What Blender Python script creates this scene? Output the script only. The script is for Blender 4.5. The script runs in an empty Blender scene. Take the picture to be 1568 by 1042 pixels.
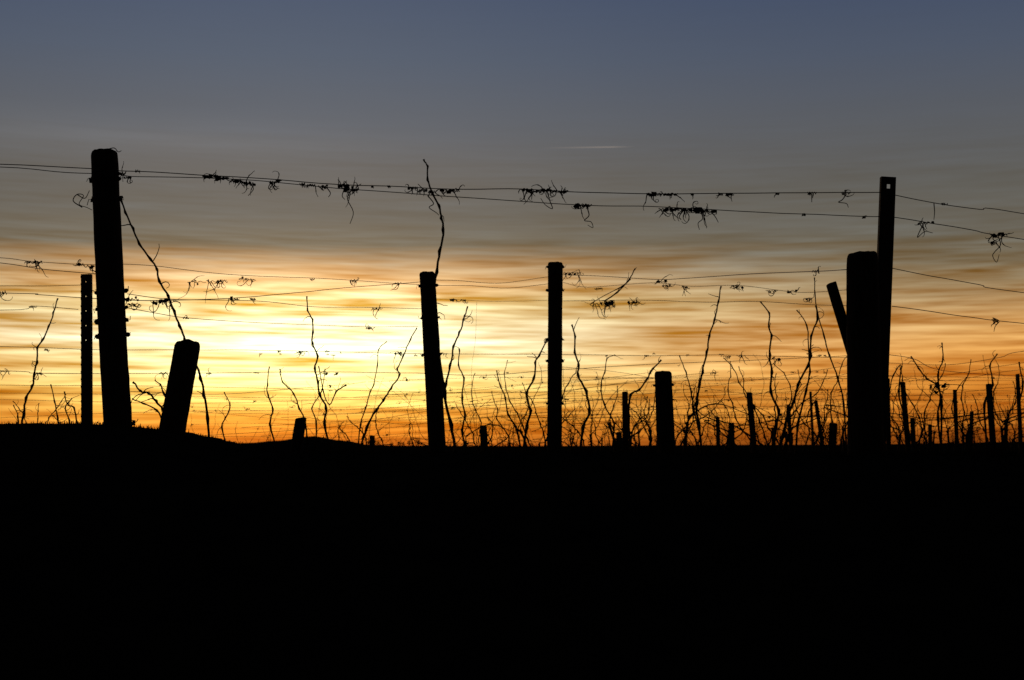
import bpy, math, random
from mathutils import Vector, noise, Matrix
random.seed(7)
R = random.Random(11)
EYE = 1.0
FOC = 2178.0
TH = math.atan(164/FOC)
FW = Vector((0, math.cos(TH), math.sin(TH))); UP = Vector((0, -math.sin(TH), math.cos(TH)))

def at(u, v, d):
    """survey sighting (bearing, height) taken at true distance d metres -> world position"""
    w = Vector((1,0,0))*((u-784)/FOC) + UP*((521-v)/FOC) + FW
    return w*(d/w.y) + Vector((0,0,EYE))

def sm(a, b, x):
    t = max(0.0, min(1.0, (x-a)/(b-a))); return t*t*(3-2*t)

# ---------------------------------------------------------------- terrain
def gz(x, y, detail=True):
    z = 0.972*sm(0.6, 5.2, y)
    z += 0.112*(1-sm(-1.62, -0.94, x))*sm(3.5, 5.0, y)*(1-sm(6.2, 9.5, y))
    z -= 0.05*sm(5.8, 8.5, y)
    z -= 0.010*sm(0.5, 2.0, x)*sm(3, 5, y)*(1-sm(7, 9, y))
    left = 1-sm(-0.16, 0.10, x/max(y, 1.0))
    z -= 0.45*left*sm(12, 22, y)
    if detail and y < 40:
        z += 0.009*noise.noise(Vector((x*3.1, y*3.1, 0)))
        z += 0.006*noise.noise(Vector((x*11, y*11, 3)))
        z += 0.004*noise.noise(Vector((x*31, y*31, 5)))
    return z

# ---------------------------------------------------------------- materials
def mat_basic(name, c1, c2, scale=8.0, rough=0.9, bump=0.4, stretch=(1,1,1), metal=0.0, spec=0.2, detail=4):
    m = bpy.data.materials.new(name); m.use_nodes = True
    nt = m.node_tree; b = nt.nodes['Principled BSDF']
    tc = nt.nodes.new('ShaderNodeTexCoord'); mp = nt.nodes.new('ShaderNodeMapping')
    mp.inputs['Scale'].default_value = stretch
    n = nt.nodes.new('ShaderNodeTexNoise'); n.inputs['Scale'].default_value = scale; n.inputs['Detail'].default_value = detail
    r = nt.nodes.new('ShaderNodeValToRGB')
    r.color_ramp.elements[0].position = .35; r.color_ramp.elements[1].position = .7
    r.color_ramp.elements[0].color = (*c1, 1); r.color_ramp.elements[1].color = (*c2, 1)
    L = nt.links.new
    L(tc.outputs['Object'], mp.inputs['Vector']); L(mp.outputs[0], n.inputs['Vector'])
    L(n.outputs['Fac'], r.inputs[0]); L(r.outputs[0], b.inputs['Base Color'])
    if bump:
        bp = nt.nodes.new('ShaderNodeBump'); bp.inputs['Strength'].default_value = bump; bp.inputs['Distance'].default_value = 0.01
        L(n.outputs['Fac'], bp.inputs['Height']); L(bp.outputs[0], b.inputs['Normal'])
    b.inputs['Roughness'].default_value = rough; b.inputs['Metallic'].default_value = metal
    b.inputs['Specular IOR Level'].default_value = spec
    return m
M_SOIL = mat_basic('dark_soil', (.012,.010,.008), (.022,.018,.012), 6, 1.0, .6, spec=0.0, detail=3)
M_GRASS = mat_basic('dry_grass_blades', (.015,.015,.008), (.03,.028,.015), 12, 1.0, 0, spec=0.0, detail=1)
M_WOOD = mat_basic('weathered_wood', (.02,.017,.014), (.05,.042,.034), 14, .95, .8, (6,6,.7), spec=.05)
M_STEEL = mat_basic('oxidised_steel', (.03,.03,.03), (.06,.055,.05), 30, .8, .2, spec=.1, detail=2)
M_WIRE = mat_basic('rusty_wire', (.06,.045,.035), (.14,.11,.085), 60, .45, 0, spec=.3, metal=.6, detail=1)
M_CANE = mat_basic('vine_bark', (.03,.02,.013), (.06,.042,.028), 40, .95, 0, spec=.05, detail=2)
M_HILL = mat_basic('hill_woodland', (.012,.013,.009), (.028,.026,.016), .02, 1.0, 0, spec=0.0)

# ---------------------------------------------------------------- mesh builder
class MB:
    def __init__(s): s.v = []; s.f = []
    def tube(s, pts, rad, n=5, cap=True):
        if len(pts) < 2: return
        if not hasattr(rad, '__len__'): rad = [rad]*len(pts)
        base = len(s.v); prev = None
        for i, p in enumerate(pts):
            t = (pts[min(i+1, len(pts)-1)] - pts[max(i-1, 0)])
            if t.length < 1e-9: t = Vector((0,0,1))
            t.normalize()
            if prev is None:
                a = t.cross(Vector((0.31,0.9,0.2)));
                if a.length < 1e-3: a = t.cross(Vector((1,0,0)))
                a.normalize()
            else:
                a = prev - t*prev.dot(t)
                if a.length < 1e-6: a = t.orthogonal()
                a.normalize()
            prev = a; b = t.cross(a)
            for k in range(n):
                an = 2*math.pi*k/n
                s.v.append(p + (a*math.cos(an)+b*math.sin(an))*rad[i])
        for i in range(len(pts)-1):
            for k in range(n):
                q = base+i*n
                s.f.append((q+k, q+(k+1)%n, q+n+(k+1)%n, q+n+k))
        if cap:
            s.f.append(tuple(base+k for k in range(n))[::-1])
            e = base+(len(pts)-1)*n
            s.f.append(tuple(e+k for k in range(n)))
    def blob(s, c, r, seed=0, sx=1.0):
        n, m = 7, 4
        base = len(s.v)
        s.v.append(c+Vector((0,0,-r)))
        for j in range(1, m):
            ph = math.pi*j/m
            for k in range(n):
                an = 2*math.pi*k/n
                q = Vector((math.sin(ph)*math.cos(an), math.sin(ph)*math.sin(an), -math.cos(ph)))
                d = q*r*(1+1.0*noise.noise(q*2.1+Vector((seed*3.3, seed, 0)))); d.x *= sx
                s.v.append(c + d)
        s.v.append(c+Vector((0,0,r)))
        for k in range(n):
            s.f.append((base, base+1+(k+1)%n, base+1+k))
            for j in range(m-2):
                a = base+1+j*n
                s.f.append((a+k, a+(k+1)%n, a+n+(k+1)%n, a+n+k))
            a = base+1+(m-2)*n
            s.f.append((a+k, a+(k+1)%n, len(s.v)-1))
    def leaf(s, c, size, rr):
        n = 7; base = len(s.v)
        ax = Vector((rr.uniform(-1,1), rr.uniform(-1,1), rr.uniform(-1,1))).normalized()
        bx = ax.orthogonal().normalized(); nn = ax.cross(bx)
        s.v.append(c)
        for k in range(n+1):
            an = -2.4+4.8*k/n; rad = size*(1 if k % 2 else .62)*rr.uniform(.8,1.1)
            s.v.append(c+ax*math.cos(an)*rad+bx*math.sin(an)*rad*.8+nn*size*.4*rr.uniform(-1,1))
        for k in range(n): s.f.append((base, base+1+k, base+2+k))
    def obj(s, name, mat, smooth=True, parent=None):
        me = bpy.data.meshes.new(name); me.from_pydata([tuple(q) for q in s.v], [], s.f); me.update()
        if smooth: me.polygons.foreach_set('use_smooth', [True]*len(me.polygons))
        me.materials.append(mat)
        o = bpy.data.objects.new(name, me); bpy.context.scene.collection.objects.link(o)
        if parent: o.parent = parent
        return o

def catmull(P, step=4):
    out = []
    Q = [P[0]+(P[0]-P[1])] + list(P) + [P[-1]+(P[-1]-P[-2])]
    for i in range(1, len(Q)-2):
        a,b,c,d = Q[i-1],Q[i],Q[i+1],Q[i+2]
        for k in range(step):
            t = k/step
            out.append(.5*((2*b)+(c-a)*t+(2*a-5*b+4*c-d)*t*t+(3*b-a-3*c+d)*t**3))
    out.append(P[-1]); return out

# ---------------------------------------------------------------- ground sheet
def axis(lo, hi, st, far, g=1.22):
    c = []; x = lo
    while x < hi+1e-6: c.append(x); x += st
    s2 = st; a = c[-1]
    while a < far: s2 *= g; a += s2; c.append(a)
    s2 = st; a = c[0]; pre = []
    while a > -far: s2 *= g; a -= s2; pre.append(a)
    return pre[::-1]+c
xs = axis(-2.6, 2.9, .03, 5000); ys = axis(4.2, 7.0, .035, 6000)
ys = [y for y in ys if y > -3000]
g = MB(); nx = len(xs)
for y in ys:
    for x in xs: g.v.append(Vector((x, y, gz(x, y))))
for j in range(len(ys)-1):
    for i in range(nx-1):
        a = j*nx+i; g.f.append((a, a+1, a+nx+1, a+nx))
g.obj('ground', M_SOIL)

gr = MB()
for i in range(17000):
    y = R.uniform(4.6, 7.5); x = R.uniform(-.5, .5)*y*.95
    cl = noise.noise(Vector((x*2.2, y*2.2, 9)))
    if cl < -0.25 and R.random() < .7: continue
    z = gz(x, y)-.003
    h = R.uniform(.004, .016)*(1+1.4*max(0, cl)) * (1+1.1*sm(.8, 2.2, x))
    if R.random() < .02: h *= 1.9
    w = R.uniform(.0012, .0028); an = R.uniform(0, 6.28)
    b = Vector((math.cos(an)*w, math.sin(an)*w, 0)); p = Vector((x, y, z))
    le = Vector((R.uniform(-.6,.6), R.uniform(-.6,.6), 0))*h
    k = len(gr.v)
    gr.v += [p-b, p+b, p+b*.7+le*.4+Vector((0,0,h*.6)), p-b*.7+le*.4+Vector((0,0,h*.6)), p+le+Vector((0,0,h))]
    gr.f += [(k,k+1,k+2,k+3), (k+3,k+2,k+4)]
gr.obj('dry_grass', M_GRASS, False)

# ---------------------------------------------------------------- distant hill and trees
def ridge(name, y0, prof, depth, seed):
    b = MB(); n = 160; m = 8
    x0 = prof[0][0]; x1 = prof[-1][0]
    def hh(x):
        for (a, ha), (c, hc) in zip(prof, prof[1:]):
            if a <= x <= c: return ha+(hc-ha)*sm(0, 1, (x-a)/(c-a))
        return 0
    for j in range(m+1):
        t = j/m; env = math.sin(math.pi*t)
        for i in range(n+1):
            x = x0+(x1-x0)*i/n
            h = hh(x)*env*(1+.04*noise.noise(Vector((x*.02, j*.4, seed)))) + .8*env*noise.noise(Vector((x*.09, j, seed)))
            b.v.append(Vector((x, y0+depth*(t-.5), -.5+max(0, h))))
    for j in range(m):
        for i in range(n):
            a = j*(n+1)+i; b.f.append((a, a+1, a+n+2, a+n+1))
    return b.obj(name, M_HILL)
def X(u, y): return (u-784)/FOC*y
ridge('hill', 3000, [(X(350,3000),0),(X(395,3000),11),(X(440,3000),16),(X(480,3000),24),(X(520,3000),16),(X(560,3000),7),(X(620,3000),3),(X(700,3000),0)], 900, 1)
ridge('hill', 4200, [(X(-900,4200),0),(X(-300,4200),34),(X(200,4200),28),(X(400,4200),8),(X(800,4200),5),(X(1250,4200),9),(X(1700,4200),20),(X(2400,4200),0)], 1200, 4)

tl = MB()
def tree(b, x, y, h):
    z = gz(x, y, False)
    b.tube([Vector((x, y, z-.3)), Vector((x+.05*h, y, z+h*.5)), Vector((x, y, z+h*.9))], [h*.035, h*.02, h*.006], 5)
    for k in range(5):
        a = R.uniform(0, 6.28); q = Vector((math.cos(a), math.sin(a), .7))*h*.3
        s0 = Vector((x, y, z+h*R.uniform(.3,.6))); b.tube([s0, s0+q], [h*.012, h*.004], 4)
    for k in range(70):
        q = Vector((R.gauss(0,1), R.gauss(0,1), R.gauss(0,1))).normalized()*R.random()**.4
        b.leaf(Vector((x, y, z+h*.62))+Vector((q.x*h*.32, q.y*h*.32, q.z*h*.38)), h*.09, R)
for (u, h) in [(470,4.0),(498,3),(505,2.5),(566,5),(573,6),(580,4),(600,3.2),(612,4.0),(618,3.6),(627,4.6),(633,3.4),(641,5),(700,2.5),(770,2.4),(778,3.0),(786,2.5),(880,3.5),(891,2.7),(930,3),(945,6),(952,6),(1042,5),(1048,6),(1055,4),(690,2.5),(815,2.3),(745,2.0),(860,2.5)]:
    y = 1200+R.uniform(-100, 100)
    tree(tl, X(u, y), y, h*1.35)
tl.obj('distant_tree_line', M_HILL, False)

# ---------------------------------------------------------------- posts
def post(name, base, top, rb, rt, seed, wraps=(), tilt=0.0, bend=0.0, down=.35, bevel=.22):
    ax = (top-base).normalized(); base = base-ax*down
    L = (top-base).length
    b = MB(); n = 28
    side = ax.cross(Vector((0,1,0))).normalized()
    back = side.cross(ax).normalized()
    ts = [i/34*.985 for i in range(34)]+[1-.9*rt*bevel*2/L, 1-.45*rt*bevel*2/L, 1-.15*rt*bevel*2/L, 1.0]
    sc = [1]*34+[1.0,.97,.90,.76]
    for t, q in zip(ts, sc):
        c = base+ax*L*t+side*bend*math.sin(math.pi*t)
        r = rb+(rt-rb)*t
        for k in range(n):
            an = 2*math.pi*k/n
            dn = .07*noise.noise(Vector((math.cos(an)*1.2, math.sin(an)*1.2, t*L*2.5+seed*7)))
            dn += .04*noise.noise(Vector((math.cos(an)*5, math.sin(an)*5, t*L*1.2+seed*3)))
            dn += .035*noise.noise(Vector((math.cos(an)*2, math.sin(an)*2, t*L*16+seed*5)))
            rr = r*q*(1+dn)
            p = c+side*math.cos(an)*rr+back*math.sin(an)*rr
            if t > .985-1e-6 or q < 1: p += ax*(tilt*math.cos(an)*r + .10*r*noise.noise(p*40)*(q < .95))
            b.v.append(p)
    m = len(ts)
    for i in range(m-1):
        for k in range(n):
            a = i*n+k; c2 = i*n+(k+1)%n
            b.f.append((a, c2, c2+n, a+n))
    e = (m-1)*n
    b.v.append(base+ax*(L+rt*.05)); ce = len(b.v)-1
    for k in range(n): b.f.append((e+k, e+(k+1)%n, ce))
    b.f.append(tuple(range(n))[::-1])
    o = b.obj(name, M_WOOD)
    w = MB()
    for zt in wraps:
        z = L*(1-zt)
        c = base+ax*z+side*bend*math.sin(math.pi*z/L)
        r = (rb+(rt-rb)*z/L)*1.05
        for q in range(2):
            pts = [c+side*math.cos(a)*r+back*math.sin(a)*r+ax*(.008*math.sin(a+seed)+.006*q) for a in [2*math.pi*k/20 for k in range(21)]]
            w.tube(pts, .0022, 5)
        for sgn in (-1, 1):
            w.blob(c+side*sgn*r*1.03, R.uniform(.007,.012), seed+zt*10)
            q0 = c+side*sgn*r
            w.tube([q0, q0+side*sgn*.016+ax*R.uniform(-.01,.014), q0+side*sgn*R.uniform(.01,.026)+ax*R.uniform(-.024,.02)], .0016, 4)
    if wraps: w.obj('wire_ties', M_STEEL, True, o)
    return o
def pxr(w, d): return w/2/FOC*d

D1 = 6.2
post('wooden_post', at(183.5,668,D1), at(159.5,231,D1), pxr(44,D1), pxr(40,D1), 1, (.08,.135,.39,.435,.47,.51,.75,.79), bend=.006)
post('wooden_post', at(261,676,6.0), at(288,525,6.1), pxr(43,6.0), pxr(38,6.1), 2, (), tilt=-.08)
post('wooden_post', at(670,690,9.5), at(654,417,9.5), pxr(28,9.5), pxr(24,9.5), 3, (.06,.2,.36), tilt=.02)
post('wooden_post', at(849,692,10.6), at(850.5,402,10.6), pxr(22.5,10.6), pxr(22.5,10.6), 4, (.02,.12,.33,.42,.6))
post('wooden_post', at(1327,695,6.2), at(1320,387,6.2), pxr(59,6.2), pxr(47,6.2), 5, (), tilt=-.04, bend=.004)
post('wooden_post', at(1021,695,9.0), at(1015,569,9.0), pxr(29,9.0), pxr(26,9.0), 6, (.1,))
post('wooden_post', at(452,700,10), at(461,640,10), pxr(20,10), pxr(17,10), 7, (), tilt=-.2)
post('wooden_brace', at(1334,640,6.36), at(1272.5,434,6.25), pxr(17,6.3), pxr(16.5,6.3), 8, (), tilt=-.12, bevel=.1)
post('wooden_post', at(-560,660,6.0), at(-575,215,6.0), .062, .058, 21, (.1,))
post('wooden_post', at(1990,700,8.6), at(1985,375,8.6), .062, .058, 22, (.1,))
small = [(742,740,652,11,14),(958,957,600,9,16),(1100,1099,638,6,24),(1121,1120,648,9,20),(1156,1147,601,9,17),(1212,1207,620,6,20),
 (1246,1241,600,4,24),(1262,1249,614,6,20),(1274,1276,648,12,15),(1361,1359,580,7,20),(1392,1382,585,8,17),(1400,1397,640,7,24),(1466,1462,597,6,19),
 (1522,1514,588,9,15),(1564,1558,573,6,18),(1486,1488,630,6,26),(570,570,667,8,22),(948,948,662,9,22),(1425,1424,650,6,28),(1050,1050,668,5,30),
 (1185,1184,655,6,28),(1322,1322,640,6,22),(1540,1541,648,5,28)]
for i, (ub, ut, vt, w, d) in enumerate(small):
    post('wooden_post', at(ub, 700, d), at(ut, vt, d), pxr(w*1.1, d), pxr(w, d), 30+i, (.12,), tilt=R.uniform(-.15,.15), down=.5)

def stake(name, base, top, w, dep=.03, pitch=.085, hole=(.006,.016), teeth=True, down=.35, nh=99):
    ax = (top-base).normalized(); base = base-ax*down; L = (top-base).length
    side = ax.cross(Vector((0,1,0))).normalized(); back = side.cross(ax).normalized()
    if back.y < 0: back = -back
    b = MB()
    def P(x, y, z): return base+side*x+back*y+ax*z
    def q(*p):
        k = len(b.v); b.v.extend(p); b.f.append((k, k+1, k+2, k+3))
    zs = []; z = L-.045; c = 0
    while z > .1 and c < nh: zs.append(z); z -= pitch; c += 1
    cur = L
    for z in zs:
        q(P(-w/2,0,z+hole[1]/2), P(w/2,0,z+hole[1]/2), P(w/2,0,cur), P(-w/2,0,cur))
        q(P(-w/2,0,z-hole[1]/2), P(-hole[0],0,z-hole[1]/2), P(-hole[0],0,z+hole[1]/2), P(-w/2,0,z+hole[1]/2))
        q(P(hole[0],0,z-hole[1]/2), P(w/2,0,z-hole[1]/2), P(w/2,0,z+hole[1]/2), P(hole[0],0,z+hole[1]/2))
        cur = z-hole[1]/2
    q(P(-w/2,0,0), P(w/2,0,0), P(w/2,0,cur), P(-w/2,0,cur))
    for s in (-1, 1):
        q(P(s*w/2,0,0), P(s*w/2,dep,0), P(s*w/2,dep,L), P(s*w/2,0,L))
        if teeth:
            z = L-.03
            while z > .1:
                q(P(s*w/2,.004,z), P(s*(w/2+.004),.004,z+.010), P(s*(w/2+.004),.004,z+.020), P(s*w/2,.004,z+.022)); z -= pitch*.5
    o = b.obj(name, M_STEEL, False)
    s = o.modifiers.new('sheet', 'SOLIDIFY'); s.thickness = .0025; s.offset = 0
    return o
stake('metal_stake', at(1345,690,6.5), at(1361,271,6.5), pxr(23,6.5)*2-.003, nh=1, hole=(.0075,.02), teeth=False, pitch=.1)
stake('metal_stake', at(132,680,8.2), at(131.5,420,8.2), pxr(15,8.2)*2, teeth=True, nh=5, hole=(.0018,.005))

# ---------------------------------------------------------------- wires
def wire(pts, d0, d1, r=.0021):
    P = []
    u0, u1 = pts[0][0], pts[-1][0]
    for (u, v) in pts:
        t = (u-u0)/(u1-u0); P.append(at(u, v, d0+(d1-d0)*t))
    P = catmull(P, 5)
    P = [p+Vector((0,0,.0026*noise.noise(Vector((p.x*5, p.y, d0*9+pts[0][1]))))) for p in P]
    b = MB(); b.tube(P, r*.95, 6); return b.obj('trellis_wire', M_WIRE)
wire([(-575,232),(-200,246),(0,252),(140,258),(184,262),(250,265),(320,269),(430,276),(520,283),(595,285),(690,290),(800,290),(900,295),(1000,297),(1190,296),(1350,295)], 6.05, 6.45)
wire([(-575,236),(-200,250),(0,256),(100,264),(140,266),(184,268),(210,271),(320,273),(430,280),(520,289),(560,292),(640,298),(700,302),(800,309),(900,315),(1000,317),(1100,322),(1200,327),(1320,332),(1352,332)], 6.05, 6.45, .0019)
wire([(1370,299),(1430,311),(1500,321),(1568,328),(1985,405)], 6.5, 8.6)
wire([(1370,333),(1420,341),(1490,353),(1568,367),(1985,430)], 6.5, 8.6)
wire([(1366,411),(1430,424),(1500,436),(1568,449),(1985,500)], 6.5, 8.6, .0019)
wire([(1366,469),(1430,478),(1500,488),(1568,496),(1985,545)], 6.5, 8.6, .0019)
wire([(-575,372),(-150,388),(0,395),(50,401),(145,406),(190,405),(250,409),(330,419),(420,424),(500,427),(600,434),(650,437)], 6.05, 9.4, .0019)
wire([(-575,384),(-150,394),(0,403),(70,413),(150,420)], 6.05, 6.2, .0016)
wire([(195,460),(240,461),(350,457),(450,449),(540,440),(645,432)], 6.25, 9.4, .0022)
wire([(195,450),(270,459),(390,461),(480,470),(560,471),(645,473)], 6.25, 9.4, .0017)
wire([(195,472),(240,480),(290,487),(400,495),(480,498),(560,501),(640,500)], 6.3, 9.4, .0016)
wire([(-500,430),(0,438),(123,437)], 8, 8.2, .0017)
wire([(-500,438),(0,449),(60,452),(150,458)], 7, 6.2, .0017)
wire([(-400,468),(0,475),(50,469),(120,474)], 8, 8.2, .0017)
wire([(666,429),(700,430),(760,434),(800,430),(840,424)], 9.4, 10.6, .0020)
wire([(666,437),(720,438),(780,441),(840,435)], 9.4, 10.6, .0020)
wire([(862,421),(920,423),(1000,428),(1040,427),(1130,421),(1250,416),(1296,413)], 10.6, 6.3, .0020)
wire([(862,433),(900,440),(1000,433),(1060,439),(1130,437),(1200,446),(1240,448),(1300,444)], 10.6, 9, .0017)
wire([(862,461),(980,460),(1080,463),(1165,462),(1240,467),(1300,468)], 10.6, 9, .0018)
wire([(668,458),(700,459),(760,462),(838,460)], 9.4, 10.6, .0013)
wire([(-500,524),(0,531),(150,536),(300,536),(420,537),(520,539),(640,542),(838,543),(1000,545),(1110,544),(1240,547),(1300,548)], 9, 12, .0022)
wire([(-500,560),(0,568),(60,572),(250,572),(500,570),(640,572),(740,575),(838,568),(1000,558),(1150,552),(1300,545)], 9, 12, .0022)
wire([(-500,580),(0,590),(200,591),(500,597),(660,601),(840,600),(1000,585),(1300,580)], 11, 14, .0021)
wire([(200,600),(330,604),(420,598),(520,590),(560,585)], 8, 11, .0016)
wire([(300,668),(500,655),(640,632),(830,605),(1000,580),(1100,570)], 12, 14, .0021)
wire([(430,640),(640,628),(838,616),(1000,610),(1300,596)], 14, 14, .0021)
wire([(0,612),(300,618),(640,612),(838,640),(1000,650)], 14, 15, .0020)
wire([(-200,600),(150,604),(400,609),(640,606),(860,585),(1100,575)], 12, 15, .0018)
wire([(0,640),(200,632),(450,628),(640,622),(850,590),(1000,570)], 14, 13, .0018)
wire([(370,655),(550,645),(640,650),(838,632),(1100,625),(1300,620)], 15, 15, .0022)
wire([(300,630),(480,645),(640,640),(838,655),(1100,648)], 17, 17, .0020)
wire([(400,668),(560,660),(700,640),(838,622),(1100,590),(1300,560)], 16, 13, .0019)
wire([(860,562),(960,572),(1100,598),(1300,620)], 12, 15, .0018)
wire([(860,640),(1000,628),(1150,606),(1300,572)], 15, 12, .0018)
wire([(860,655),(1000,640),(1150,628),(1300,604)], 17, 14, .0020)
wire([(1358,543),(1400,550),(1445,568),(1568,577),(1700,585)], 8, 12, .0019)
wire([(1358,556),(1450,559),(1530,548),(1568,538),(1800,515)], 12, 9, .0020)
wire([(1358,575),(1450,583),(1568,566),(1750,560)], 14, 12, .0020)
wire([(1358,590),(1450,575),(1568,556),(1750,540)], 14, 12, .0019)
wire([(1358,608),(1450,603),(1568,592),(1750,585)], 15, 14, .0020)
wire([(730,462),(728,520),(722,570),(726,640),(735,682)], 10.6, 10.7, .0009)
wire([(560,575),(600,598),(650,640),(700,684)], 9, 9.1, .0009)

# ---------------------------------------------------------------- tendrils on the wires
TD = MB()
def tendril(u, v, d, size, n=3, droop=0.5, dark=1.0):
    c = at(u+R.uniform(-2,2), v, d)
    s = size*R.uniform(.75,1.25); fl = 1+max(0, d-7)*.04
    for k in range(max(1, int(3.4*dark))):
        TD.blob(c+Vector((R.uniform(-.45,.45)*s, R.uniform(-.2,.2)*s, R.uniform(-.14,.10)*s)), R.uniform(.05,.14)*s*min(1.2, dark+.1), R.random()*50, R.uniform(.7,1.7))
    ph = R.random()*6; L = s*R.uniform(.7,1.2); pts = []
    tw = R.uniform(2,5)
    for i in range(26):
        t = i/25; a = ph+t*6.28*tw
        pts.append(c+Vector(((t-.5)*L, math.cos(a)*.005, math.sin(a)*.005)))
    TD.tube(pts, .0017, 4)
    for k in range(n):
        p = c+Vector((R.uniform(-.5,.5)*s, 0, 0)); ang = R.uniform(-2.5,-.7) if R.random() < .5+droop*.5 else R.uniform(.2,2.9)
        curl = R.choice([-1,1])*R.choice([.5,1,2,3,6]); Ls = s*R.choice([.25,.4,.6,.8,1.35]); st = Ls/12; pts = [p]; rad = [.0024*fl]
        yy = R.uniform(-.6,.6)
        for i in range(12):
            t = i/11
            ang += curl*(t**1.5)*.17+R.uniform(-.32,.32)
            p = p+Vector((math.cos(ang)*st, yy*st, math.sin(ang)*st)); pts.append(p); rad.append((.0024-.0014*t)*fl*(1.6 if i == 5 else 1))
        TD.tube(pts, rad, 4)
def long_tendril(pts, d, r=.0026):
    P = catmull([at(u, v, d+R.uniform(-.02,.02)) for u, v in pts], 4)
    TD.tube(P, [r*(1-.5*i/len(P)) for i in range(len(P))], 5)
for (u, v, s, n, dk) in [(318,271,.055,4,1.3),(332,272,.06,4,1.5),(345,273,.03,2,1),(362,277,.05,4,1.4),(376,280,.06,6,1.6),(384,281,.04,4,1.2),(421,279,.045,4,1.3),
   (462,282,.03,2,1.2),(478,284,.035,3,1),(494,286,.05,4,1.4),(528,285,.06,7,1.4),(538,289,.06,7,1.6),(545,291,.03,3,1),(572,286,.012,1,1),(594,286,.015,1,1),
   (632,288,.04,4,1),(645,292,.04,5,1.1),(662,294,.04,4,1),(680,291,.04,4,1.2),(694,292,.045,4,1.3),
   (806,292,.05,5,1.4),(818,293,.06,5,1.6),(832,292,.06,6,1.6),(846,293,.05,5,1.2),(861,294,.04,3,1),
   (890,314,.05,4,1.2),(899,315,.05,5,1.3),(1000,298,.05,4,1.3),(1013,298,.04,4,1.2),(1028,298,.04,3,1),(1058,298,.02,2,1.2),(1105,298,.025,2,.8),(1117,298,.04,4,1.5),
   (1190,297,.012,1,1),(1243,296,.03,2,.5),(1296,296,.035,3,.7),(1017,321,.05,4,1.5),(1030,321,.04,4,1.1),(1045,321,.05,6,1.4),(1062,322,.06,6,1.6),(1074,323,.05,6,1.5),(1088,323,.05,5,1.4),
   (1230,329,.015,1,1),(1322,333,.018,1,1),(186,266,.05,5,1.2),(196,272,.04,4,1.2),(212,262,.02,1,.8),(1443,313,.012,1,1),(1428,341,.012,1,1),(1413,342,.05,4,.9),(1528,360,.06,6,1.5),(1523,372,.04,4,1)]:
    tendril(u, v, 6.2+max(0, (u-1370)/FOC*4), s, n+2, .6, dk*.9)
for p in [[(538,290),(532,305),(541,325),(536,343)],[(384,282),(388,290),(380,300)],[(898,316),(902,330),(895,338),(905,340),(908,349),(900,345)],
          [(1073,324),(1076,335),(1069,342),(1071,352)],[(1088,324),(1095,332),(1100,341)],[(1047,322),(1040,332),(1043,337)],[(838,294),(842,308),(846,320),(835,314),(828,304)],
          [(1296,297),(1290,306),(1284,310),(1296,312),(1299,318)],[(1430,312),(1431,325),(1430,337)],[(1414,343),(1408,355),(1405,364),(1416,355),(1428,357)],
          [(1528,361),(1532,375),(1524,385),(1520,392),(1526,402),(1530,390)],[(126,318),(112,308),(118,298),(128,300),(121,313),(133,318),(141,322)],[(118,298),(130,304),(137,292)],
          [(654,294),(646,288),(640,282)],[(655,300),(664,312),(657,318),(668,326),(672,330)],[(525,284),(531,277)],[(545,287),(553,282)],
          [(165,229),(175,227),(181,233),(186,231)],[(528,288),(524,300),(528,306)],[(1525,490),(1520,487),(1530,492),(1524,500),(1522,508)],
          [(1015,322),(1024,328),(1030,326)],[(806,294),(803,304),(806,309)],[(815,294),(814,306)],[(856,294),(862,300)],[(870,292),(862,296)],[(1243,297),(1243,310)],[(416,281),(421,291),(426,288)],[(500,287),(506,296),(503,302)],[(488,286),(496,292)]]:
    long_tendril(p, 6.2+max(0, (p[0][0]-1370)/FOC*4))
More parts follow.
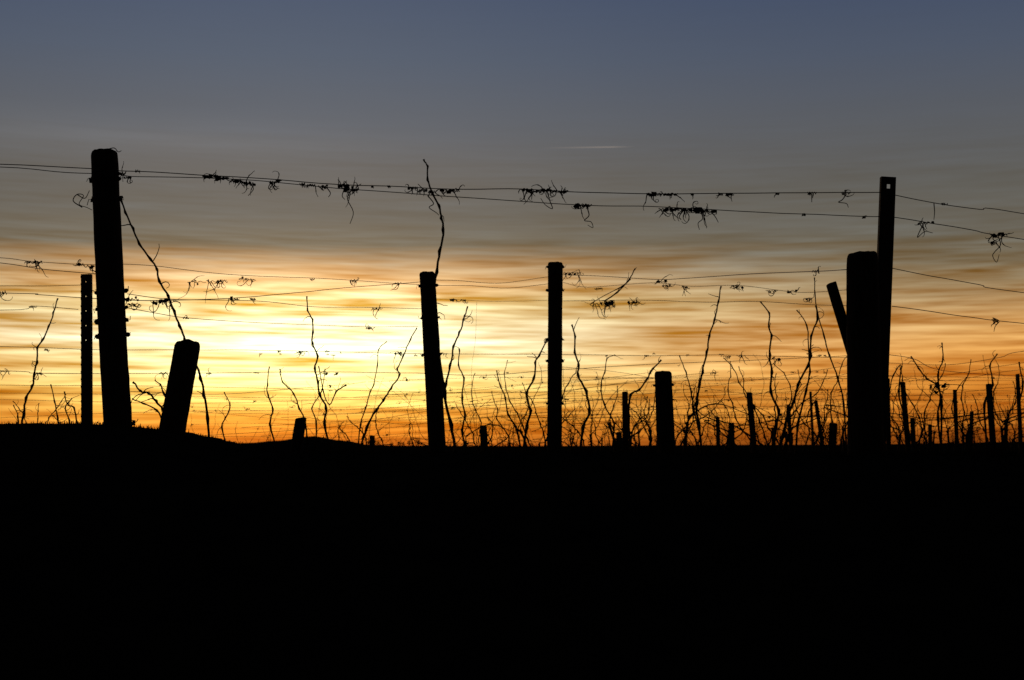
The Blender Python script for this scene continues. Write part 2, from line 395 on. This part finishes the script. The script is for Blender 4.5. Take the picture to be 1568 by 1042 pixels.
for (u, v, d, s, n, dk) in [(50,402,6.2,.06,5,1),(57,402,6.2,.04,4,.9),(122,405,6.2,.03,3,1.3),(136,408,6.2,.04,3,1.3),(300,432,9,.09,5,.9),(326,431,9,.08,6,.9),(338,430,9,.06,4,.8),(376,428,9,.1,6,.9),
   (480,428,8.5,.03,2,.8),(543,430,8.5,.05,4,.9),(358,458,7.5,.05,4,1.2),(386,458,7.5,.03,3,1),(243,462,6.3,.06,4,1.2),(255,462,6.3,.05,4,1.4),(200,458,6.25,.06,4,1.2),(205,466,6.25,.04,4,1),
   (283,487,6.8,.03,3,.8),(577,473,9,.05,5,.9),(565,503,9,.06,5,.9),(610,434,9,.05,3,.9),(692,459,9.6,.05,4,1.4),(708,460,9.6,.03,3,1),(868,420,10.6,.06,4,1),(880,418,10.5,.09,6,.8),
   (915,442,10.6,.06,4,.8),(928,464,10.6,.09,7,1.5),(918,466,10.6,.09,5,1),(936,467,10.6,.08,5,1),(970,464,10.6,.06,5,1.4),(976,463,10.6,.05,4,1.2),(1010,432,10,.06,4,1),(1022,437,10,.05,4,1),(1050,440,10,.06,5,1.2),
   (1130,440,9.5,.06,5,1.2),(1124,438,9.5,.04,4,1),(1184,446,9.5,.06,3,.8),(1212,446,9,.05,3,1),(1238,458,9,.05,4,.9),(1248,416,7,.03,2,1),(610,542,10,.06,6,1),(460,540,10,.05,3,1),(428,538,10,.03,2,1),
   (60,573,9.4,.05,4,1),(8,569,9,.06,3,.8),(250,572,9.6,.05,4,1),(320,572,9.6,.04,2,1),(500,572,9.6,.03,3,1),(70,536,9,.03,2,.8),(0,448,7,.05,3,.8),(52,470,8,.04,2,.8),(1113,546,11,.05,4,.8),(1134,546,11,.05,4,.8),
   (1185,550,11,.08,6,1),(1300,560,11,.06,4,1),(1436,590,10,.09,7,1.8),(1438,600,10,.08,7,1.6),(1525,492,7,.03,3,1),(990,545,11,.03,3,1),(1090,572,12,.05,4,1),(500,538,10,.03,2,1),(850,545,10.6,.06,5,1.3)]:
    tendril(u, v, d, s*1.1, n+2, .55, dk*.75)
for i in range(46):
    u = R.uniform(380, 1290); tendril(u, R.choice([544,571,600,625,614])+R.uniform(-2,2), 12, R.uniform(.02,.04), 1, .5, .7)
TD.obj('dried_vine_tendrils', M_CANE)

# ---------------------------------------------------------------- vine canes
def cane_into(b, P, r0, r1, nodes=True, rr=R, twigs=0, jitter=1.0):
    P = catmull(P, 4); n = len(P)
    Q = []; rad = []
    jit = (.0025+.002*abs(r0/.006))*jitter
    for i, p in enumerate(P):
        t = i/(n-1); r = r0+(r1-r0)*t
        if nodes and i % 4 == 0: r *= 1.6
        Q.append(p+Vector((rr.uniform(-1,1), rr.uniform(-1,1), rr.uniform(-1,1)))*jit*(1 if i % 4 == 0 else .4)); rad.append(r)
    b.tube(Q, rad, 6)
    for k in range(twigs):
        i = rr.randrange(2, n-1); p = Q[i].copy(); ang = rr.choice([.6, 2.5])+rr.uniform(-.7,.7); L = rr.uniform(.02,.11)
        pts = [p]; cu = rr.uniform(-.5,.5)
        for j in range(6):
            ang += rr.uniform(-.35,.35)+cu; p = p+Vector((math.cos(ang), rr.uniform(-.4,.4), math.sin(ang)))*L/6; pts.append(p)
        b.tube(pts, [max(.0011, r1*.7)*(1-.5*j/6) for j in range(7)], 4)
def cane(pts, d, w0, w1, twigs=4):
    b = MB(); dd = R.uniform(-.1,.1)
    P = [at(u, v, d+dd*i/len(pts)) for i, (u, v) in enumerate(pts)][::-1]
    cane_into(b, P, pxr(w0*.82, d), pxr(w1*.82, d), True, R, twigs+2)
    return b.obj('grapevine_cane', M_CANE)
cane([(649,245),(654,256),(655,275),(662,296),(672,316),(676,335),(679,352),(674,385),(668,418),(666,450),(670,520),(680,600),(690,650),(699,695)], 9.9, 6, 2.8, 3)
cane([(186,308),(192,326),(203,350),(213,373),(230,397),(240,412),(244,430),(258,455),(266,478),(276,500),(284,522),(298,552),(308,580),(313,605),(318,640),(321,690)], 6.35, 5, 3.4, 2)
cane([(88,457),(82,480),(75,500),(66,520),(58,533),(56,556),(52,575),(50,592),(40,610),(36,635),(30,668)], 8.4, 4.4, 2.2, 7)
cane([(470,455),(471,475),(478,490),(479,510),(478,525),(486,545),(482,565),(487,585),(489,605),(500,625),(497,650),(508,700)], 9, 4.5, 2.2, 6)
cane([(488,560),(495,600),(505,620),(515,600),(530,590)], 9, 2.5, 1.5, 3)
cane([(639,502),(628,520),(618,545),(609,565),(612,575),(598,595),(588,612),(575,630),(562,655),(548,700)], 9, 4, 1.8, 6)
cane([(592,524),(580,535),(578,560),(572,590),(567,600),(560,625),(552,650),(548,700)], 9, 2.6, 1.4, 4)
cane([(716,470),(710,490),(704,510),(695,530),(690,560),(682,590),(672,640),(664,700)], 9.8, 4.5, 2.4, 4)
cane([(704,534),(702,560),(710,580),(707,610),(712,635),(708,660),(714,700)], 10.5, 4, 2, 5)
cane([(838,520),(825,545),(820,555),(818,580),(806,603),(812,630),(806,655),(800,700)], 10.4, 5, 2.6, 6)
cane([(876,498),(880,515),(880,540),(887,560),(885,575),(897,600),(903,630),(893,655),(888,700)], 10.4, 5, 2.6, 6)
cane([(942,543),(930,550),(926,570),(920,590),(925,620),(940,650),(936,700)], 10.4, 3, 1.4, 5)
cane([(973,411),(962,430),(945,448),(925,462)], 10.5, 2.6, 1.8, 1)
cane([(918,470),(905,465),(950,440),(965,428)], 10.5, 1.8, 1.0, 0)
cane([(1104,438),(1100,462),(1094,490),(1086,515),(1083,540),(1075,570),(1072,590),(1066,620),(1070,650),(1075,700)], 10, 4.6, 2.2, 5)
cane([(1164,462),(1178,480),(1177,500),(1181,515),(1178,545),(1182,570),(1180,600),(1192,630),(1188,655),(1180,700)], 10, 5, 2.2, 7)
cane([(1250,468),(1251,490),(1242,515),(1241,545),(1236,560),(1222,590),(1215,615),(1205,640),(1200,665),(1190,700)], 9, 5, 2.4, 6)
cane([(1220,475),(1236,500),(1238,540),(1240,570),(1234,600),(1222,650),(1218,700)], 9, 4, 1.6, 6)
cane([(1247,425),(1248,450),(1252,480),(1262,515),(1270,545),(1283,580),(1292,620),(1296,700)], 8, 3, 1.6, 4)
cane([(412,562),(409,590),(410,605),(418,628),(414,650),(426,700)], 9.5, 3.6, 1.8, 5)
cane([(429,565),(433,585),(450,603),(458,625),(468,650),(470,700)], 9.5, 3.4, 1.8, 5)
cane([(498,565),(492,600),(478,625),(485,650),(480,700)], 11, 3, 1.4, 5)
cane([(342,600),(352,620),(346,640),(340,655),(352,700)], 8.5, 3, 1.6, 5)
cane([(205,585),(215,600),(228,602),(238,615),(250,628),(262,650),(266,690)], 6.3, 5, 3, 5)
cane([(236,582),(246,590),(250,603),(262,620)], 6.3, 3.6, 2, 2)
cane([(203,612),(220,618),(240,628),(250,650)], 6.3, 3.6, 2, 2)
cane([(78,590),(84,615),(88,640),(92,670)], 8.6, 3, 1.8, 3)
cane([(98,600),(103,620),(113,625),(118,650),(125,680)], 8.6, 3.4, 2, 5)
cane([(110,610),(100,625),(106,645),(108,680)], 8.6, 3, 1.6, 3)
cane([(20,620),(28,640),(25,670)], 8.6, 3, 1.6, 2)
cane([(760,568),(766,590),(774,610),(778,635),(790,655),(800,700)], 10.5, 3.6, 1.8, 5)
cane([(1013,552),(1000,565),(990,582),(978,598),(966,605),(962,640),(968,700)], 10, 4.4, 2.4, 6)
cane([(1040,545),(1050,570),(1058,600),(1063,630),(1070,660)], 10, 3, 1.5, 4)
cane([(1442,525),(1444,550),(1436,575),(1440,610),(1436,640),(1444,700)], 11, 4, 1.8, 6)
cane([(1395,545),(1407,565),(1420,580),(1435,592),(1442,620),(1440,700)], 11, 4, 2, 5)
cane([(1527,543),(1516,560),(1520,590),(1508,620),(1512,700)], 12, 4, 1.8, 6)
cane([(1560,555),(1566,590),(1560,630),(1566,700)], 12, 4, 2, 5)
cane([(1362,600),(1368,575),(1380,560),(1376,600),(1384,640),(1390,700)], 10, 3.4, 1.6, 5)
def shoots(ua, ub, d, h0, h1, cnt):
    for i in range(cnt):
        u = R.uniform(ua, ub); b = MB(); hh = R.uniform(h0, h1)/FOC*d
        x = X(u, d); z = gz(x, d, False)-.06; p = Vector((x, d, z)); ang = math.pi/2+R.uniform(-.6,.6); n = 8; L = (hh+EYE-z)*1.1; pts = [p]
        for j in range(n):
            ang += R.uniform(-.5,.5)+(math.pi/2-ang)*.2
            p = p+Vector((math.cos(ang), R.uniform(-.15,.15), math.sin(ang)))*L/n; pts.append(p)
        cane_into(b, pts, pxr(2.6, d), pxr(1.0, d), True, R, R.randint(3, 8), 1.5)
        b.obj('grapevine_cane', M_CANE)
shoots(700, 830, 11, 30, 110, 7)
shoots(780, 840, 11, 60, 150, 3)
shoots(880, 1000, 11, 30, 120, 10)
shoots(1000, 1300, 11, 40, 130, 20)
shoots(1150, 1290, 10, 60, 170, 8)
shoots(1370, 1568, 11, 40, 130, 14)
shoots(400, 640, 12, 15, 70, 6)
shoots(0, 120, 9, 40, 100, 4)

lf = MB()
for (u, v, d, s) in [(514,573,9,.022),(500,573,9,.018),(505,592,9,.02),(522,540,9,.012),(612,540,9,.02),(458,540,9.5,.018),(1436,590,10,.04),(1196,635,10,.02),(1040,560,10,.016),(690,459,9.6,.02),(1184,548,10,.02),(930,464,10.5,.03),(1120,560,11,.02),(1286,600,11,.02)]:
    lf.leaf(at(u, v, d), s, R)
lf.obj('dry_leaves', M_CANE, False)

def vine_row(y0, k, xa, xb, hmax, dens, wires, seed):
    rr = random.Random(seed); b = MB(); x = xa
    def H(x): return gz(x, y0+k*x, False)
    while x < xb:
        y = y0+k*x+rr.uniform(-.15,.15); z = H(x); base = Vector((x, y, z-.08))
        hd = base+Vector((rr.uniform(-.08,.08), 0, rr.uniform(.25,.38)))
        cane_into(b, [base, base.lerp(hd, .5)+Vector((rr.uniform(-.04,.04),0,0)), hd], .014, .011, True, rr, 2)
        for c in range(rr.randint(3, 7)):
            p = hd.copy() if rr.random() < .6 else base+Vector((rr.uniform(-.45,.45),0,.05))
            ang = math.pi/2+rr.uniform(-1.2,1.2); L = hmax*rr.uniform(.3,1.0)*(.7+.6*rr.random()); n = 8; pts = [p.copy()]
            for j in range(n):
                ang += rr.uniform(-.45,.45)+(math.pi/2-ang)*.15
                p = p+Vector((math.cos(ang), rr.uniform(-.2,.2), math.sin(ang)))*L/n; pts.append(p.copy())
            cane_into(b, pts, .0043, .0018, True, rr, rr.randint(3, 7), 1.5)
        if rr.random() < .7:
            a = hd+Vector((0,0,.05)); cane_into(b, [a, a+Vector((.25*rr.choice([-1,1]),0,.12)), a+Vector((.55*rr.choice([-1,1]),0,.02))], .006, .003, True, rr, 4)
        x += dens*rr.uniform(.6,1.4)
    b.obj('grapevine_row', M_CANE)
    w = MB()
    for h in wires:
        pts = []; x = xa-1; ph = rr.random()*9
        while x < xb+1:
            pts.append(Vector((x, y0+k*x, H(x)+h+.03*noise.noise(Vector((x*.5, ph, h)))-.02*abs(math.sin(x*.6+ph))))); x += .4
        w.tube(pts, .0021, 5)
        for i in range(int((xb-xa)*1.2)):
            q = rr.choice(pts); w.blob(q, rr.uniform(.006,.013), i)
            for m in range(2):
                p = q.copy(); an = rr.uniform(0, 6.28); tp = [p.copy()]
                for j in range(7):
                    an += rr.uniform(.1,.8); p = p+Vector((math.cos(an), 0, math.sin(an)))*.009; tp.append(p.copy())
                w.tube(tp, .0018, 4)
    w.obj('trellis_wire', M_WIRE)
vine_row(12.5, .10, .9, 9, .55, .7, (.35,.52), 101)
vine_row(15.0, .12, -.5, 11, .8, .65, (.45,.7,.85), 102)
vine_row(18.5, .15, -3.0, 13, .95, .7, (.5,.8,1.0), 103)
vine_row(23.0, .15, -4.0, 15, 1.1, .75, (.6,.9,1.15), 104)
vine_row(29.0, .20, -6.0, 18, 1.2, .8, (.6,.9,1.25), 105)
vine_row(37.0, .20, -4.0, 22, 1.3, .8, (.6,.95,1.35), 106)
vine_row(48.0, .20, 4.0, 28, 1.4, .8, (.7,1.3), 107)

# contrail ribbon, sunlight on it put in as emission
cb = MB(); A = at(826,227,30000); B = at(972,225,30000)
N = 40
for i in range(N+1):
    t = i/N; c = A.lerp(B, t); hw = 12*math.sin(math.pi*min(1, .08+t*.9))**.5+3
    cb.v += [c+Vector((0,0,-hw)), c+Vector((0,0,hw))]
for i in range(N): cb.f.append((2*i, 2*i+2, 2*i+3, 2*i+1))
mc = bpy.data.materials.new('contrail_sunlit_glow'); mc.use_nodes = True; nt = mc.node_tree; nt.nodes.clear()
o_ = nt.nodes.new('ShaderNodeOutputMaterial'); mx = nt.nodes.new('ShaderNodeMixShader'); tr = nt.nodes.new('ShaderNodeBsdfTransparent'); em = nt.nodes.new('ShaderNodeEmission')
em.inputs[0].default_value = (.42,.34,.28,1); em.inputs[1].default_value = 1
tc = nt.nodes.new('ShaderNodeTexCoord'); sx = nt.nodes.new('ShaderNodeSeparateXYZ'); rp = nt.nodes.new('ShaderNodeValToRGB')
rp.color_ramp.elements[0].color = (0,0,0,1); rp.color_ramp.elements[1].color = (0,0,0,1)
e = rp.color_ramp.elements.new(.3); e.color = (.12,.12,.12,1); e = rp.color_ramp.elements.new(.75); e.color = (.36,.36,.36,1)
nt.links.new(tc.outputs['Generated'], sx.inputs[0]); nt.links.new(sx.outputs[0], rp.inputs[0]); nt.links.new(rp.outputs[0], mx.inputs[0])
nt.links.new(tr.outputs[0], mx.inputs[1]); nt.links.new(em.outputs[0], mx.inputs[2]); nt.links.new(mx.outputs[0], o_.inputs[0])
cb.obj('contrail', mc, False)

# ---------------------------------------------------------------- world sky
AZ0 = -0.150
w = bpy.data.worlds.new('World'); bpy.context.scene.world = w; w.use_nodes = True
nt = w.node_tree; nt.nodes.clear(); L = nt.links.new
def N_(t, **k):
    n = nt.nodes.new(t)
    for a, b in k.items(): setattr(n, a, b)
    return n
def M(op, a, b=None, c=None, clamp=False):
    n = N_('ShaderNodeMath', operation=op); n.use_clamp = clamp
    for i, x in enumerate((a, b, c)):
        if x is None: continue
        if isinstance(x, (int, float)): n.inputs[i].default_value = x
        else: L(x, n.inputs[i])
    return n.outputs[0]
def MR(x, a, b, c, d, smooth=True):
    n = N_('ShaderNodeMapRange'); n.interpolation_type = 'SMOOTHSTEP' if smooth else 'LINEAR'
    L(x, n.inputs[0])
    for i, q in enumerate((a, b, c, d)): n.inputs[i+1].default_value = q
    return n.outputs[0]
tc = N_('ShaderNodeTexCoord'); nz = N_('ShaderNodeVectorMath', operation='NORMALIZE'); L(tc.outputs['Generated'], nz.inputs[0])
sp = N_('ShaderNodeSeparateXYZ'); L(nz.outputs[0], sp.inputs[0])
el = M('ARCSINE', sp.outputs[2]); az = M('ARCTAN2', sp.outputs[0], sp.outputs[1])
def streak(sa, se, detail, off, tilt=0.0, rough=.55, dist=0.0):
    e2 = M('ADD', el, M('MULTIPLY', az, tilt))
    cx = N_('ShaderNodeCombineXYZ'); L(M('MULTIPLY', az, sa), cx.inputs[0]); L(M('MULTIPLY', e2, se), cx.inputs[1]); cx.inputs[2].default_value = off
    n = N_('ShaderNodeTexNoise'); n.inputs['Scale'].default_value = 1; n.inputs['Detail'].default_value = detail; n.inputs['Roughness'].default_value = rough
    n.inputs['Distortion'].default_value = dist
    L(cx.outputs[0], n.inputs['Vector']); return M('SUBTRACT', n.outputs['Fac'], .5)
s1 = streak(3.0, 55, 3, 1.3, .01, .5, .12)
s2 = streak(10.0, 165, 3, 7.7, -.012, .55, .25)
s3 = streak(1.6, 10, 2, 4.1)
s4 = streak(16.0, 300, 2, 2.2, .02, .5, .2)
p0 = M('DIVIDE', el, .32)
band = M('MULTIPLY', MR(p0, .0, .25, .25, 1), MR(p0, .36, .60, 1, .08))
warp = M('MULTIPLY', M('ADD', M('MULTIPLY', s1, .06), M('ADD', M('MULTIPLY', s2, .045), M('MULTIPLY', s3, .03))), band)
p = M('ADD', p0, warp, clamp=True)
def ramp(stops):
    n = N_('ShaderNodeValToRGB'); cr = n.color_ramp
    lin = lambda c: ((c/255+.055)/1.055)**2.4 if c > 10 else c/255/12.92
    cols = [((685-v)/697, tuple(lin(x) for x in c)+(1,)) for v, c in stops]
    cr.elements[0].position = cols[0][0]; cr.elements[0].color = cols[0][1]
    cr.elements[1].position = cols[-1][0]; cr.elements[1].color = cols[-1][1]
    for q, c in cols[1:-1]:
        e = cr.elements.new(q); e.color = c
    L(p, n.inputs[0]); return n.outputs[0]
C = ramp([(685,(210,110,34)),(665,(244,146,44)),(640,(255,176,66)),(600,(255,214,112)),(560,(255,236,162)),(510,(255,243,194)),(470,(255,228,160)),(440,(248,196,130)),(412,(208,163,110)),
          (396,(168,139,104)),(380,(126,115,96)),(330,(112,106,96)),(260,(108,105,102)),(200,(100,103,109)),(100,(88,97,112)),(0,(78,89,110))])
Rr = ramp([(685,(118,58,15)),(665,(156,82,22)),(640,(188,106,30)),(600,(212,130,44)),(560,(218,143,60)),(510,(206,147,78)),(470,(172,132,84)),(440,(142,118,84)),
          (410,(118,106,85)),(370,(104,98,86)),(300,(96,94,89)),(200,(88,91,97)),(100,(77,86,103)),(0,(66,78,102))])
dz = M('SUBTRACT', az, AZ0)
gl = M('EXPONENT', M('MULTIPLY', M('POWER', M('DIVIDE', M('ABSOLUTE', dz), .235), 2.0), -1))
mx = N_('ShaderNodeMixRGB'); L(gl, mx.inputs[0]); L(Rr, mx.inputs[1]); L(C, mx.inputs[2])
amp = M('ADD', M('MULTIPLY', MR(p0, .0, .06, .5, 1), MR(p0, .34, .50, .88, .0)), MR(p0, .45, .75, .22, .012))
st = M('MULTIPLY', M('ADD', M('MULTIPLY', s2, 1.6), M('ADD', M('MULTIPLY', s1, .7), M('MULTIPLY', s4, .9))), amp)
kr = M('ADD', 1, M('MULTIPLY', st, .9)); kg = M('ADD', 1, M('MULTIPLY', st, 1.4)); kb = M('ADD', 1, M('MULTIPLY', st, 2.1))
kc = N_('ShaderNodeCombineXYZ'); L(kr, kc.inputs[0]); L(kg, kc.inputs[1]); L(M('MAXIMUM', kb, .05), kc.inputs[2])
v1 = N_('ShaderNodeVectorMath', operation='MULTIPLY'); L(mx.outputs[0], v1.inputs[0]); L(kc.outputs[0], v1.inputs[1])
h1 = M('POWER', M('DIVIDE', M('ABSOLUTE', dz), .12), 2.0); h2 = M('POWER', M('DIVIDE', M('ABSOLUTE', M('SUBTRACT', el, .072)), .046), 2.0)
hot = M('EXPONENT', M('MULTIPLY', M('ADD', h1, h2), -1))
adz = M('ABSOLUTE', dz)
k = M('MULTIPLY', MR(adz, .6, 1.7, 1, .10), M('ADD', 1, M('MULTIPLY', hot, .65)))
k = M('MULTIPLY', k, MR(el, .33, 1.1, 1, .22))
k = M('MULTIPLY', k, MR(el, -.06, -.002, .02, 1))
veil = M('EXPONENT', M('MULTIPLY', M('ADD', M('POWER', M('DIVIDE', M('ABSOLUTE', M('SUBTRACT', el, .211)), .012), 2.0), M('POWER', M('DIVIDE', M('ABSOLUTE', M('ADD', az, .27)), .16), 2.0)), -1))
k = M('MULTIPLY', k, M('ADD', 1, M('MULTIPLY', veil, M('ADD', .16, M('MULTIPLY', s1, .5)))))
vm = N_('ShaderNodeVectorMath', operation='SCALE'); L(v1.outputs[0], vm.inputs[0]); L(k, vm.inputs['Scale'])
bg = N_('ShaderNodeBackground'); L(vm.outputs[0], bg.inputs[0]); bg.inputs[1].default_value = 1
sk = N_('ShaderNodeTexSky', sky_type='NISHITA'); sk.sun_disc = False; sk.sun_elevation = math.radians(1.0); sk.sun_rotation = AZ0; sk.altitude = 300
bg2 = N_('ShaderNodeBackground'); L(sk.outputs[0], bg2.inputs[0]); bg2.inputs[1].default_value = .002
ad = N_('ShaderNodeAddShader'); L(bg.outputs[0], ad.inputs[0]); L(bg2.outputs[0], ad.inputs[1])
ow = N_('ShaderNodeOutputWorld'); L(ad.outputs[0], ow.inputs[0])

sl = bpy.data.lights.new('sun', 'SUN'); sl.energy = .12; sl.angle = math.radians(.5); sl.color = (1,.62,.3)
so = bpy.data.objects.new('sun', sl); bpy.context.scene.collection.objects.link(so)
e = math.radians(1.0); dirv = Vector((math.sin(AZ0)*math.cos(e), math.cos(AZ0)*math.cos(e), math.sin(e)))
so.rotation_euler = dirv.to_track_quat('Z', 'Y').to_euler(); so.location = (0, 20, 10)

# ---------------------------------------------------------------- camera
cd = bpy.data.cameras.new('camera'); cam = bpy.data.objects.new('camera', cd); bpy.context.scene.collection.objects.link(cam)
cam.location = (0,0,EYE); cam.rotation_euler = (math.pi/2+TH, 0, 0)
cd.sensor_width = 36; cd.lens = FOC/1568*36; cd.clip_end = 60000; cd.clip_start = .05
cd.dof.use_dof = True; cd.dof.focus_distance = 6.6; cd.dof.aperture_fstop = 7.5
sc = bpy.context.scene; sc.camera = cam
sc.view_settings.view_transform = 'Standard'; sc.view_settings.look = 'None'; sc.view_settings.exposure = 0
